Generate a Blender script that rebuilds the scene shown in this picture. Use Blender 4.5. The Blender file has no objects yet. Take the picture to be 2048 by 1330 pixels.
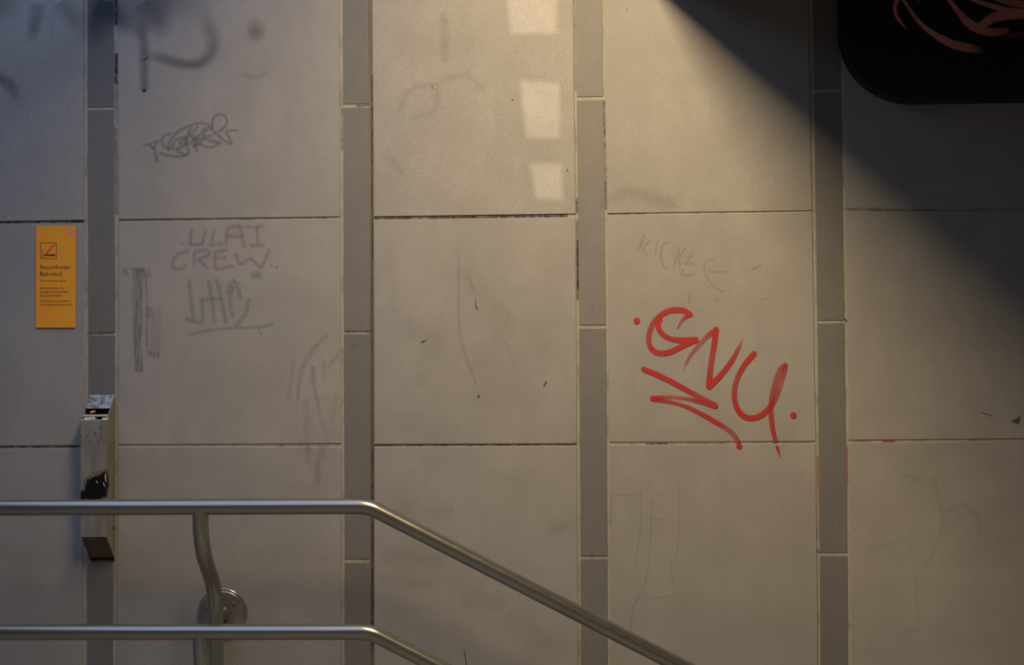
import bpy, bmesh, math, random
import numpy as np
from mathutils import Vector, Matrix

random.seed(7)
S = bpy.context.scene
COL = S.collection
# ------------------------------------------------------------------ camera
F_PX, DIST, CAM_H = 2844.4, 3.72, 1.45
PITCH, YAW, ROLL = -0.02282771, 0.04109378, -0.00866547


def _rot(p, y, r):
    cx, sx, cy, sy, cr, sr = math.cos(p), math.sin(p), math.cos(y), math.sin(y), math.cos(r), math.sin(r)
    Ry = np.array([[cy, 0, sy], [0, 1, 0], [-sy, 0, cy]])
    Rx = np.array([[1, 0, 0], [0, cx, -sx], [0, sx, cx]])
    Rz = np.array([[cr, -sr, 0], [sr, cr, 0], [0, 0, 1]])
    return Rz @ Rx @ Ry


ROT = _rot(PITCH, YAW, ROLL)
B2 = np.array([[1, 0, 0], [0, 0, -1], [0, 1, 0]])       # blender (X,Y,Z) -> (right, down, forward)


def at(u, v, Y=0.0):
    """photo pixel -> point on the real plane at depth Y (the wall face is Y = 0)"""
    d = ROT.T @ np.array([(u - 1024) / F_PX, (v - 665) / F_PX, 1.0])
    t = (DIST + Y) / d[2]
    return Vector((d[0] * t, Y, CAM_H - d[1] * t))


def proj(p):
    q = ROT @ (np.array([p[0], CAM_H - p[2], p[1] + DIST]))
    return 1024 + F_PX * q[0] / q[2], 665 + F_PX * q[1] / q[2]


cam = bpy.data.cameras.new('camera')
cam.sensor_width = 36.0
cam.lens = F_PX * 36.0 / 2048
cam.clip_start = 0.05
co = bpy.data.objects.new('camera', cam)
COL.objects.link(co)
W = B2.T
right, down, fwd = [Vector(W @ ROT[i]) for i in range(3)]
m = Matrix((right, -down, -fwd)).transposed().to_4x4()
m.translation = Vector((0, -DIST, CAM_H))
co.matrix_world = m
S.camera = co
# ------------------------------------------------------------------ exposure, world, lamps
S.view_settings.view_transform = 'Standard'
S.view_settings.look = 'None'
S.view_settings.exposure = 0.0
S.view_settings.gamma = 1.0
S.view_settings.use_curve_mapping = False

SKY_STRENGTH = 1.0
SKY_COLOR = (0.82, 1.12, 1.88)
world = bpy.data.worlds.new('dusk_sky')
S.world = world
world.use_nodes = True
bg = world.node_tree.nodes['Background']
bg.inputs[0].default_value = (*SKY_COLOR, 1)
bg.inputs[1].default_value = SKY_STRENGTH


def lamp(name, kind, loc, direction, power, color, **kw):
    l = bpy.data.lights.new(name, kind)
    l.energy = power
    l.color = color
    for k, v in kw.items():
        setattr(l, k, v)
    o = bpy.data.objects.new(name, l)
    COL.objects.link(o)
    o.location = loc
    o.rotation_euler = Vector(direction).to_track_quat('-Z', 'Y').to_euler()
    return o


foot = at(1000, -437)
LAMP = Vector((foot.x, -1.45, foot.z))
LAMP_POWER = 75.0
LAMP_DIR = Vector((0.66, 0.18, -0.73)).normalized()
lo = lamp('stairwell_lamp', 'AREA', LAMP, LAMP_DIR, LAMP_POWER, (1.0, 0.80, 0.48),
     shape='RECTANGLE', size=0.30, size_y=1.2)
_y = (Vector((0, 1, 0)) - LAMP_DIR * LAMP_DIR.y).normalized()      # the tube runs away from the wall
lo.rotation_euler = Matrix((_y.cross(-LAMP_DIR), _y, -LAMP_DIR)).transposed().to_euler()
GOBO = Vector((-0.75, -2.6, 2.8))
gobo_target = at(1080, 210)
lamp('gobo_light', 'SPOT', GOBO, gobo_target - GOBO, 170.0, (1.0, 0.84, 0.62),
     spot_size=math.radians(15), spot_blend=0.0, shadow_soft_size=0.0012)  # added unseen light, shaped to throw three bright patches on the wall


# ------------------------------------------------------------------ helpers
def tag(o, label=None, cat=None, group=None, kind=None):
    if label: o['label'] = label
    if cat: o['category'] = cat
    if group: o['group'] = group
    if kind: o['kind'] = kind
    return o


def link(name, me, mat=None, parent=None):
    o = bpy.data.objects.new(name, me)
    COL.objects.link(o)
    if mat: me.materials.append(mat)
    if parent:
        o.parent = parent
        o.matrix_parent_inverse = Matrix.Translation(-parent.location)
    return o


def from_bm(name, bm, mat=None, parent=None, smooth=False):
    bmesh.ops.recalc_face_normals(bm, faces=bm.faces)
    me = bpy.data.meshes.new(name)
    bm.to_mesh(me)
    bm.free()
    if smooth:
        for p in me.polygons: p.use_smooth = True
    return link(name, me, mat, parent)


def empty(name, loc):
    o = bpy.data.objects.new(name, None)
    COL.objects.link(o)
    o.location = loc
    o.empty_display_size = 0.05
    return o


def add_box(bm, lo, hi):
    x0, y0, z0 = lo
    x1, y1, z1 = hi
    v = [bm.verts.new(p) for p in ((x0, y0, z0), (x1, y0, z0), (x1, y1, z0), (x0, y1, z0),
                                   (x0, y0, z1), (x1, y0, z1), (x1, y1, z1), (x0, y1, z1))]
    for f in ((0, 1, 2, 3), (4, 5, 6, 7), (0, 1, 5, 4), (1, 2, 6, 5), (2, 3, 7, 6), (3, 0, 4, 7)):
        bm.faces.new([v[i] for i in f])


def add_loops(bm, loops, cap0=True, cap1=True):
    """skin a list of closed loops of points"""
    vs = [[bm.verts.new(p) for p in lp] for lp in loops]
    n = len(vs[0])
    for a, b in zip(vs[:-1], vs[1:]):
        for i in range(n):
            bm.faces.new((a[i], a[(i + 1) % n], b[(i + 1) % n], b[i]))
    if cap0: bm.faces.new(vs[0])
    if cap1: bm.faces.new(vs[-1])


def fillet(pts, radii, seg=14):
    out = [Vector(pts[0])]
    for i in range(1, len(pts) - 1):
        a, b, c = Vector(pts[i - 1]), Vector(pts[i]), Vector(pts[i + 1])
        u, w = (a - b).normalized(), (c - b).normalized()
        ang = u.angle(w)
        r = radii[i - 1]
        t = r / math.tan(ang / 2)
        cen = b + (u + w).normalized() * (r / math.sin(ang / 2))
        p0, p1 = b + u * t, b + w * t
        e0, e1 = p0 - cen, p1 - cen
        om = e0.angle(e1)
        for k in range(seg + 1):
            s = k / seg
            out.append(cen + (e0 * math.sin((1 - s) * om) + e1 * math.sin(s * om)) / math.sin(om))
    out.append(Vector(pts[-1]))
    return out


def add_tube(bm, path, r, n=28):
    path = [Vector(p) for p in path]
    loops = []
    ref = None
    for i, p in enumerate(path):
        t = (path[min(i + 1, len(path) - 1)] - path[max(i - 1, 0)]).normalized()
        if ref is None:
            ref = t.orthogonal().normalized()
        ref = (ref - t * ref.dot(t)).normalized()
        b = t.cross(ref)
        rr = r[i] if isinstance(r, (list, tuple)) else r
        loops.append([p + (ref * math.cos(2 * math.pi * k / n) + b * math.sin(2 * math.pi * k / n)) * rr for k in range(n)])
    add_loops(bm, loops)


def smooth_by_angle(o, deg=40):
    for p in o.data.polygons: p.use_smooth = True
    bm = bmesh.new()
    bm.from_mesh(o.data)
    for e in bm.edges:
        if len(e.link_faces) == 2 and e.calc_face_angle(0) > math.radians(deg):
            e.smooth = False
    bm.to_mesh(o.data)
    bm.free()
    return o


# ------------------------------------------------------------------ materials
def new_mat(name):
    mt = bpy.data.materials.new(name)
    mt.use_nodes = True
    nt = mt.node_tree
    return mt, nt, nt.nodes['Principled BSDF']


def nd(nt, kind, **kw):
    n = nt.nodes.new(kind)
    for k, v in kw.items():
        if k.startswith('i_'):
            key = k[2:]
            n.inputs[int(key) if key.isdigit() else key].default_value = v
        else:
            setattr(n, k, v)
    return n


def mix(nt, a, b, fac, mode='MIX'):
    n = nt.nodes.new('ShaderNodeMix')
    n.data_type = 'RGBA'
    n.blend_type = mode
    for sock, val in ((n.inputs[0], fac), (n.inputs[6], a), (n.inputs[7], b)):
        if isinstance(val, (int, float)): sock.default_value = val
        elif isinstance(val, tuple): sock.default_value = (*val[:3], 1)
        else: nt.links.new(val, sock)
    return n.outputs[2]


def ramp(nt, src, lo, hi, out0=0.0, out1=1.0):
    n = nd(nt, 'ShaderNodeMapRange')
    n.interpolation_type = 'SMOOTHSTEP'
    nt.links.new(src, n.inputs[0])
    n.inputs[1].default_value, n.inputs[2].default_value = lo, hi
    n.inputs[3].default_value, n.inputs[4].default_value = out0, out1
    return n.outputs[0]


def noise(nt, coord, scale, detail=3.0, rough=0.5, stretch=None):
    if stretch:
        mp = nd(nt, 'ShaderNodeMapping')
        mp.inputs['Scale'].default_value = stretch
        nt.links.new(coord, mp.inputs[0])
        coord = mp.outputs[0]
    n = nd(nt, 'ShaderNodeTexNoise')
    n.inputs['Scale'].default_value = scale
    n.inputs['Detail'].default_value = detail
    n.inputs['Roughness'].default_value = rough
    nt.links.new(coord, n.inputs['Vector'])
    return n.outputs[0]


def stone_mat(name, col, speck=0.17, mottle=0.08):
    mt, nt, b = new_mat(name)
    tc = nd(nt, 'ShaderNodeTexCoord').outputs['Object']
    info = nd(nt, 'ShaderNodeObjectInfo')
    c = tuple(col)
    base = mix(nt, tuple(x * (1 - mottle) for x in c), tuple(x * (1 + mottle) for x in c), ramp(nt, noise(nt, tc, 6, 4, 0.6), 0.3, 0.7))
    base = mix(nt, base, tuple(x * 0.93 for x in (c[0], c[1] * 1.01, c[2] * 1.04)), ramp(nt, noise(nt, tc, 14, 3, 0.6, (1, 1, 0.35)), 0.45, 0.75))
    grain = noise(nt, tc, 420, 2, 0.6)
    base = mix(nt, base, tuple(x * 0.74 for x in c), ramp(nt, grain, 0.48, 0.72))
    base = mix(nt, base, tuple(min(1, x * 1.14) for x in c), ramp(nt, noise(nt, tc, 300, 2, 0.6, (1.3, 1, 1.3)), 0.55, 0.8))
    spk = noise(nt, tc, 210, 1.5, 0.5, (1.17, 1, 1.07))
    base = mix(nt, base, tuple(x * (1 - speck * 1.5) for x in c), ramp(nt, spk, 0.63, 0.74))
    var = nd(nt, 'ShaderNodeMapRange')
    nt.links.new(info.outputs['Random'], var.inputs[0])
    var.inputs[3].default_value, var.inputs[4].default_value = 0.97, 1.03
    hv = nd(nt, 'ShaderNodeHueSaturation')
    nt.links.new(var.outputs[0], hv.inputs['Value'])
    nt.links.new(base, hv.inputs['Color'])
    nt.links.new(hv.outputs[0], b.inputs['Base Color'])
    b.inputs['Roughness'].default_value = 0.72
    b.inputs['Specular IOR Level'].default_value = 0.25
    bp = nd(nt, 'ShaderNodeBump')
    bp.inputs['Strength'].default_value = 0.12
    bp.inputs['Distance'].default_value = 0.0006
    nt.links.new(grain, bp.inputs['Height'])
    nt.links.new(bp.outputs[0], b.inputs['Normal'])
    return mt


PANEL = (0.31, 0.283, 0.259)
M_PANEL = stone_mat('stone_panel', PANEL)
TILE_COL = {}


def tile_mat(f):
    k = round(f, 2)
    if k not in TILE_COL:
        TILE_COL[k] = stone_mat('narrow_tile_%d' % (k * 100), (0.31 * f, 0.286 * f, 0.267 * f), 0.2, 0.05)
    return TILE_COL[k]


def grout_mat():
    mt, nt, b = new_mat('grout')
    tc = nd(nt, 'ShaderNodeTexCoord').outputs['Object']
    base = mix(nt, (0.34, 0.305, 0.245), (0.22, 0.19, 0.15), ramp(nt, noise(nt, tc, 35, 4, 0.7, (1, 1, 0.35)), 0.45, 0.7))
    base = mix(nt, base, (0.13, 0.12, 0.10), ramp(nt, noise(nt, tc, 9, 5, 0.7), 0.62, 0.72))
    nt.links.new(base, b.inputs['Base Color'])
    b.inputs['Roughness'].default_value = 0.9
    bp = nd(nt, 'ShaderNodeBump')
    bp.inputs['Strength'].default_value = 0.5
    bp.inputs['Distance'].default_value = 0.001
    nt.links.new(noise(nt, tc, 200, 3, 0.6), bp.inputs['Height'])
    nt.links.new(bp.outputs[0], b.inputs['Normal'])
    return mt


M_GROUT = grout_mat()


def plain_mat(name, col, rough=0.6, metal=0.0, vary=0.08, scale=20, spec=0.5, bump=0.0):
    mt, nt, b = new_mat(name)
    tc = nd(nt, 'ShaderNodeTexCoord').outputs['Object']
    base = mix(nt, tuple(x * (1 - vary) for x in col), tuple(min(1, x * (1 + vary)) for x in col), noise(nt, tc, scale, 4, 0.6))
    nt.links.new(base, b.inputs['Base Color'])
    b.inputs['Roughness'].default_value = rough
    b.inputs['Metallic'].default_value = metal
    b.inputs['Specular IOR Level'].default_value = spec
    if bump:
        bp = nd(nt, 'ShaderNodeBump')
        bp.inputs['Strength'].default_value = bump
        bp.inputs['Distance'].default_value = 0.001
        nt.links.new(noise(nt, tc, scale * 6, 3, 0.6), bp.inputs['Height'])
        nt.links.new(bp.outputs[0], b.inputs['Normal'])
    return mt


M_CONC = plain_mat('room_concrete', (0.36, 0.31, 0.24), 0.85, 0, 0.15, 3, 0.2)
M_CEIL = plain_mat('dark_ceiling', (0.07, 0.063, 0.055), 0.85, 0, 0.15, 3, 0.2)
M_FLOOR = plain_mat('floor_stone', (0.40, 0.37, 0.32), 0.7, 0, 0.2, 8, 0.3)


def steel_mat():
    mt, nt, b = new_mat('brushed_steel')
    tc = nd(nt, 'ShaderNodeTexCoord').outputs['Object']
    streak = noise(nt, tc, 90, 4, 0.6, (0.05, 1, 1))
    base = mix(nt, (0.21, 0.195, 0.165), (0.27, 0.255, 0.22), streak)
    base = mix(nt, base, (0.18, 0.165, 0.135), ramp(nt, noise(nt, tc, 16, 4, 0.65), 0.6, 0.85))
    nt.links.new(base, b.inputs['Base Color'])
    b.inputs['Metallic'].default_value = 0.75
    b.inputs['Coat Weight'].default_value = 0.5
    b.inputs['Coat Roughness'].default_value = 0.22
    nt.links.new(ramp(nt, noise(nt, tc, 60, 4, 0.6, (0.12, 1, 1)), 0.2, 0.8, 0.20, 0.28), b.inputs['Roughness'])
    return mt


M_STEEL = steel_mat()
M_SATIN = steel_mat()
M_SATIN.name = 'satin_steel'
_b = M_SATIN.node_tree.nodes['Principled BSDF']
_b.inputs['Metallic'].default_value = 0.58
_b.inputs['Coat Weight'].default_value = 0.5


def paint_mat(name, col, soft, grain=0.0, gscale=260.0, stretch=None, rough=0.55):
    """flat paint or dirt: opacity from the stroke, soft rim, grain of the stone showing through"""
    mt, nt, b = new_mat(name)
    tc = nd(nt, 'ShaderNodeTexCoord').outputs['Object']
    nt.nodes.remove(b)
    out = nt.nodes['Material Output']
    ac = nd(nt, 'ShaderNodeAttribute', attribute_name='across')
    op = nd(nt, 'ShaderNodeAttribute', attribute_name='op')
    ab = nd(nt, 'ShaderNodeMath', operation='ABSOLUTE')
    nt.links.new(ac.outputs['Fac'], ab.inputs[0])
    edge = ramp(nt, ab.outputs[0], 1.0, 1.0 - soft)
    mul = nd(nt, 'ShaderNodeMath', operation='MULTIPLY')
    nt.links.new(edge, mul.inputs[0])
    nt.links.new(op.outputs['Fac'], mul.inputs[1])
    a = mul.outputs[0]
    if grain:
        g = ramp(nt, noise(nt, tc, gscale, 3, 0.65, stretch), 0.35, 0.65, 1.0 - grain, 1.0)
        m2 = nd(nt, 'ShaderNodeMath', operation='MULTIPLY')
        nt.links.new(a, m2.inputs[0])
        nt.links.new(g, m2.inputs[1])
        a = m2.outputs[0]
    bs = nd(nt, 'ShaderNodeBsdfPrincipled')
    bs.inputs['Base Color'].default_value = (*col, 1)
    bs.inputs['Roughness'].default_value = rough
    bs.inputs['Specular IOR Level'].default_value = 0.25
    tr = nd(nt, 'ShaderNodeBsdfTransparent')
    mx = nd(nt, 'ShaderNodeMixShader')
    nt.links.new(a, mx.inputs[0])
    nt.links.new(tr.outputs[0], mx.inputs[1])
    nt.links.new(bs.outputs[0], mx.inputs[2])
    nt.links.new(mx.outputs[0], out.inputs['Surface'])
    return mt


# ------------------------------------------------------------------ setting: room shell
def struct(name, bm, mat):
    return tag(from_bm(name, bm, mat), kind='structure')


ZC = CAM_H + 1.75          # ceiling height
bm = bmesh.new(); add_box(bm, (-4.2, 0.0024, -0.4), (5.2, 0.30, ZC + 0.25))
wall = tag(from_bm('wall_back', bm, M_GROUT), 'pale stone panel wall with narrow dark tile strips', None, None, 'structure')
bm = bmesh.new()
add_box(bm, (-4.2, -6.7, -0.25), (-0.38, 0.0035, 0.0))
for i in range(16):
    x0 = -0.38 + i * 0.31
    z = -0.159 * (i + 1)
    add_box(bm, (x0, -6.7, z - 0.25), (x0 + 0.31 + 0.02, 0.0035, z))
struct('floor', bm, M_FLOOR)
bm = bmesh.new()
XO, YO = -0.45, -4.4       # edge of the opening to the sky
add_box(bm, (XO, -6.7, ZC), (5.2, 0.0035, ZC + 0.2))
add_box(bm, (-4.2, -6.7, ZC), (XO, YO, ZC + 0.2))
add_box(bm, (-4.2, YO, ZC), (-2.5, 0.0035, ZC + 0.2))
struct('ceiling', bm, M_CEIL)
corner = at(1290, -47)
bm = bmesh.new(); add_box(bm, (corner.x, -3.4, corner.z), (5.0, 0.0035, ZC))
struct('trim_1', bm, M_CEIL)
bm = bmesh.new(); add_box(bm, (XO - 0.08, YO, 2.90), (XO, 0.0024, ZC)); struct('added_baffle', bm, M_CEIL)  # unseen baffle, added to keep skylight off the shaded wall
bm = bmesh.new(); add_box(bm, (-4.4, -6.7, -0.25), (-4.2, 0.3, ZC + 0.2)); struct('wall_left', bm, M_CONC)
bm = bmesh.new(); add_box(bm, (5.2, -6.7, -3.2), (5.4, 0.3, ZC + 0.2)); struct('wall_right', bm, M_CONC)
bm = bmesh.new(); add_box(bm, (-4.4, -6.9, -3.2), (5.4, -6.7, ZC + 0.2)); struct('wall_front', bm, M_CONC)

# ------------------------------------------------------------------ wall: stone panels and narrow tiles
def interp(tbl, v):
    ys = [t[1] for t in tbl]; xs = [t[0] for t in tbl]
    if v <= ys[0]:
        k = (xs[1] - xs[0]) / (ys[1] - ys[0]) * 0.5
        return xs[0] + k * (v - ys[0])
    if v >= ys[-1]:
        return xs[-1]
    for i in range(len(ys) - 1):
        if ys[i] <= v <= ys[i + 1]:
            return xs[i] + (xs[i + 1] - xs[i]) * (v - ys[i]) / (ys[i + 1] - ys[i])


# measured vertical edges (photo pixels): panels A..E, tile strips 1..4
V = {
    'Ar': [(166.8, 0), (167, 200), (168, 440), (168.9, 670), (164.2, 1290)],
    '1l': [(175, 0), (175.1, 200), (176.2, 440), (176.7, 670), (173, 1290)],
    '1r': [(226.6, 0), (227.1, 200), (229, 440), (229.9, 670), (224.6, 1290)],
    'Bl': [(236, 0), (236.5, 200), (237.3, 440), (237.7, 670), (233, 1290)],
    'Br': [(677.3, 0), (679, 200), (680.2, 430), (682.2, 670), (682.4, 890), (681.8, 1290)],
    '2l': [(685, 0), (686.6, 210), (687.3, 430), (687.7, 670), (688.5, 890), (689.3, 1120), (688.7, 1290)],
    '2r': [(737, 0), (737.8, 210), (738.9, 430), (739.4, 670), (740.9, 890), (741.6, 1120), (739.9, 1290)],
    'Cl': [(744.5, 0), (745.8, 210), (748, 430), (748.3, 670), (748.7, 890), (748.6, 1290)],
    'Cr': [(1145.7, 0), (1148.3, 200), (1151.3, 430), (1152.6, 660), (1153.8, 890), (1155, 1110), (1156.1, 1290)],
    '3l': [(1151.8, 0), (1153.6, 200), (1156.9, 430), (1158.5, 660), (1160, 890), (1161.3, 1110), (1162.6, 1290)],
    '3r': [(1203.2, 0), (1206.6, 200), (1209, 430), (1212, 660), (1213, 890), (1215.1, 1110), (1216, 1290)],
    'Dl': [(1206, 0), (1210.9, 200), (1214.8, 430), (1216, 660), (1218.7, 890), (1220.8, 1110), (1222.3, 1290)],
    'Dr': [(1616, 0), (1620.5, 200), (1624.4, 430), (1628.3, 650), (1632, 890), (1633.6, 1110), (1636, 1290)],
    '4l': [(1625, 0), (1628, 200), (1631.6, 430), (1634.7, 650), (1637.6, 890), (1639.8, 1110), (1642.2, 1290)],
    '4r': [(1679, 0), (1681.5, 200), (1684.6, 430), (1688.7, 650), (1691.8, 890), (1694.8, 1110), (1696.5, 1290)],
    'El': [(1684, 0), (1687, 200), (1690.3, 430), (1694.4, 650), (1696.9, 890), (1699.4, 1110), (1702.4, 1290)],
}
JOINT = {}                # column -> rows of joints: ((y upper-left, y upper-right), (y lower-left, y lower-right))
JOINT['A'] = [((441.0, 440.0), (447.0, 446.0)), ((891.5, 890.5), (897.0, 896.0))]
JOINT['B'] = [((438.9, 433.4), (443.6, 438.4)), ((889.4, 887.2), (893.8, 895.0))]
JOINT['C'] = [((433.4, 427.8), (439.4, 434.4)), ((888.5, 887.3), (894.0, 892.0))]
JOINT['D'] = [((426.9, 421.2), (430.4, 424.6)), ((884.7, 882.3), (890.8, 887.2))]
JOINT['E'] = [((417.0, 420.2), (423.0, 425.0)), ((880.4, 879.4), (885.4, 884.4))]
TJ = {'1': [((213.8, 213.8), (220, 219.6)), ((665.2, 664.8), (671.6, 671.2))],
      '2': [((208.4, 207.6), (216, 214.6)), ((662.4, 662), (668.4, 668)), ((1118.3, 1118.1), (1125.4, 1125.3))],
      '3': [((193.7, 192.4), (200.6, 200)), ((650.4, 650), (657.2, 657)), ((1111.9, 1111.7), (1118.2, 1118))],
      '4': [((179.6, 178.8), (186.4, 185.2)), ((640.9, 640.5), (646.8, 646.4)), ((1105.2, 1105), (1112.4, 1112.2))]}


def slab(bm, q, y, ch=0.0012, thick=0.03):
    """q: four front corners (TL, TR, BR, BL) as X,Z; chamfered front edge"""
    c = Vector((sum(p.x for p in q) / 4, 0, sum(p.z for p in q) / 4))
    front, rim, back = [], [], []
    for p in q:
        s = Vector((math.copysign(ch, c.x - p.x), 0, math.copysign(ch, c.z - p.z)))
        front.append(Vector((p.x, y, p.z)) + s)
        rim.append(Vector((p.x, y + ch, p.z)))
        back.append(Vector((p.x, y + thick, p.z)))
    add_loops(bm, [front, rim, back])


def wall_piece(name, q, y, mat, **kw):
    bm = bmesh.new()
    slab(bm, q, y, **kw)
    return from_bm(name, bm, mat, wall)


GAP = 0.0075
for colname, L, Rr in (('A', None, 'Ar'), ('B', 'Bl', 'Br'), ('C', 'Cl', 'Cr'), ('D', 'Dl', 'Dr'), ('E', 'El', None)):
    js = JOINT[colname]
    cuts = []
    # bounds in pixels: top of the row above the frame .. bottom of the row below the frame
    top = (js[0][1][0] - 460.5 - 4, js[0][1][1] - 460.5 - 4)
    bot = (js[1][0][0] + 458 + 4, js[1][0][1] + 458 + 4)
    rows = [(top, js[0][0]), (js[0][1], js[1][0]), (js[1][1], bot)]
    hgt = 0.5925
    for r, ((tl, tr), (bl, br)) in enumerate(rows):
        def cor(edge, v, other, width, sgn):
            if edge: return at(interp(V[edge], v), v)
            p = at(interp(V[other], v), v)
            return Vector((p.x + sgn * width, 0, p.z))
        wdt = 0.585
        q = [cor(L, tl, Rr, wdt, -1), cor(Rr, tr, L, wdt, 1), cor(Rr, br, L, wdt, 1), cor(L, bl, Rr, wdt, -1)]
        yy = {('C', 0): -0.0010, ('A', 0): -0.0010}.get((colname, r), random.uniform(-0.0006, 0.0004))
        wall_piece('stone_panel', q, yy, M_PANEL)
        if r == 0 or r == 2:          # one more row outside the frame
            dz = (hgt + GAP) * (1 if r == 0 else -1)
            q2 = [Vector((p.x, 0, p.z + dz)) for p in q]
            wall_piece('stone_panel', q2, random.uniform(-0.0006, 0.0004), M_PANEL)

TF = {'1': [0.46, 0.54, 0.53, 0.52], '2': [0.55, 0.60, 0.56, 0.55], '3': [0.70, 0.66, 0.58, 0.56], '4': [0.56, 0.55, 0.52, 0.52]}
for s in '1234':
    js = TJ[s]
    js3 = list(js)
    if len(js3) == 2:
        js3.append(((1118.5, 1118.3), (1125.2, 1125.0)))
    top = (js[0][1][0] - 462, js[0][1][1] - 462)
    bot = (js3[2][0][0] + 460, js3[2][0][1] + 460)
    rows = [(top, js3[0][0]), (js3[0][1], js3[1][0]), (js3[1][1], js3[2][0]), (js3[2][1], bot)]
    for r, ((tl, tr), (bl, br)) in enumerate(rows):
        q = [at(interp(V[s + 'l'], tl), tl), at(interp(V[s + 'r'], tr), tr), at(interp(V[s + 'r'], br), br), at(interp(V[s + 'l'], bl), bl)]
        wall_piece('narrow_tile', q, 0.0008 + random.uniform(-0.0004, 0.0004), tile_mat(TF[s][r]), ch=0.0008)
# a column of tiles and panels either side, outside the frame
for sx, x0 in ((-1, at(-280, 665).x), (1, at(2148, 665).x)):
    for r in range(5):
        z1 = 2.75 - r * 0.6
        xa, xb = (x0 - 0.07, x0) if sx < 0 else (x0, x0 + 0.07)
        wall_piece('narrow_tile', [Vector((xa, 0, z1 - .3)), Vector((xb, 0, z1 - .3)), Vector((xb, 0, z1 - .893)), Vector((xa, 0, z1 - .893))], 0.0008, tile_mat(0.54))
        xa, xb = (x0 - 0.67, x0 - 0.08) if sx < 0 else (x0 + 0.08, x0 + 0.67)
        wall_piece('stone_panel', [Vector((xa, 0, z1)), Vector((xb, 0, z1)), Vector((xb, 0, z1 - .593)), Vector((xa, 0, z1 - .593))], 0.0, M_PANEL)


# ------------------------------------------------------------------ paint and dirt strokes
def catmull(pts, step=2.5):
    P = [np.array(p, float) for p in pts]
    if len(P) == 2:
        n = max(2, int(np.linalg.norm(P[1] - P[0]) / step))
        return [(P[0] + (P[1] - P[0]) * i / n, i / n) for i in range(n + 1)]
    out = []
    E = [2 * P[0] - P[1]] + P + [2 * P[-1] - P[-2]]
    m_ = len(P) - 1
    for i in range(m_):
        a, b, c, d = E[i:i + 4]
        n = max(2, int(np.linalg.norm(c - b) / step))
        for k in range(n):
            t = k / n
            q = 0.5 * (2 * b + (c - a) * t + (2 * a - 5 * b + 4 * c - d) * t * t + (3 * b - a - 3 * c + d) * t ** 3)
            out.append((q, (i + t) / m_))
    out.append((P[-1], 1.0))
    return out


class Paint:
    layer = 0

    fade = 1.0

    def __init__(self, Y=-0.0013):
        self.v, self.f, self.ac, self.op, self.Y = [], [], [], [], Y

    def stroke(self, pts, w, op=1.0, round_ends=(True, True), step=2.5):
        """pts in photo pixels on the plane; w width (number or list), op opacity (number or list)"""
        Paint.layer = (Paint.layer + 1) % 12
        y = self.Y - Paint.layer * 0.00003
        sm = catmull(pts, step)
        n = len(sm)
        ws = w if isinstance(w, (list, tuple)) else [w]
        os_ = op if isinstance(op, (list, tuple)) else [op]
        g = np.linspace(0, 1, len(ws)); go = np.linspace(0, 1, len(os_))
        xy = np.array([q for q, t in sm])
        tt = np.array([t for q, t in sm])
        W_ = np.interp(tt, g, ws); O_ = np.interp(tt, go, os_)
        seg = np.r_[0, np.cumsum(np.linalg.norm(np.diff(xy, axis=0), axis=1))]
        tan = np.gradient(xy, axis=0)
        tan /= np.linalg.norm(tan, axis=1)[:, None] + 1e-9
        rows = [(xy[i], tan[i], W_[i] / 2, O_[i]) for i in range(n)]
        caps = 5
        if round_ends[0]:
            r = W_[0] / 2
            rows = [(xy[0] - tan[0] * r * math.cos(a), tan[0], max(r * math.sin(a), 0.05), O_[0]) for a in np.linspace(0.05, math.pi / 2 * .85, caps)] + rows
        if round_ends[1]:
            r = W_[-1] / 2
            rows += [(xy[-1] + tan[-1] * r * math.cos(a), tan[-1], max(r * math.sin(a), 0.05), O_[-1]) for a in np.linspace(math.pi / 2 * .85, 0.05, caps)]
        b0 = len(self.v)
        N = len(rows)
        for i, (p, t, h, o) in enumerate(rows):
            o = o ** self.fade
            nrm = np.array([-t[1], t[0]])
            for sgn in (-1, 0, 1):
                q = p + nrm * h * sgn
                self.v.append(at(q[0], q[1], y - 0.00002 * i / N))
                self.ac.append(float(sgn))
                self.op.append(float(o))
        for i in range(N - 1):
            for k in (0, 1):
                a = b0 + i * 3 + k
                self.f.append((a, a + 1, a + 4, a + 3))
        return self

    def dot(self, x, y, r, op=1.0):
        Paint.layer = (Paint.layer + 1) % 12
        yy = self.Y - Paint.layer * 0.00003
        b0 = len(self.v)
        self.v.append(at(x, y, yy)); self.ac.append(0.0); self.op.append(op)
        rr = r if isinstance(r, (tuple, list)) else (r, r)
        n = 20
        for k in range(n):
            a = 2 * math.pi * k / n
            j = random.uniform(0.94, 1.06)
            self.v.append(at(x + rr[0] * j * math.cos(a), y + rr[1] * j * math.sin(a), yy)); self.ac.append(1.0); self.op.append(op)
        for k in range(n):
            self.f.append((b0, b0 + 1 + k, b0 + 1 + (k + 1) % n))
        return self

    def poly(self, pts, op=1.0):
        b0 = len(self.v)
        for p in pts:
            self.v.append(at(p[0], p[1], self.Y)); self.ac.append(0.0); self.op.append(op)
        self.f.append(tuple(range(b0, b0 + len(pts))))
        return self

    def build(self, name, mat, parent=None):
        me = bpy.data.meshes.new(name)
        me.from_pydata([tuple(v) for v in self.v], [], self.f)
        for nm, arr in (('across', self.ac), ('op', self.op)):
            a = me.attributes.new(nm, 'FLOAT', 'POINT')
            a.data.foreach_set('value', arr)
        me.update()
        return link(name, me, mat, parent)


def zc(sx, ox, oy):
    """coordinates read in an enlarged crop -> photo pixels"""
    return lambda L: [(ox + x / sx, oy + y / sx) for x, y in L]


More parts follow.
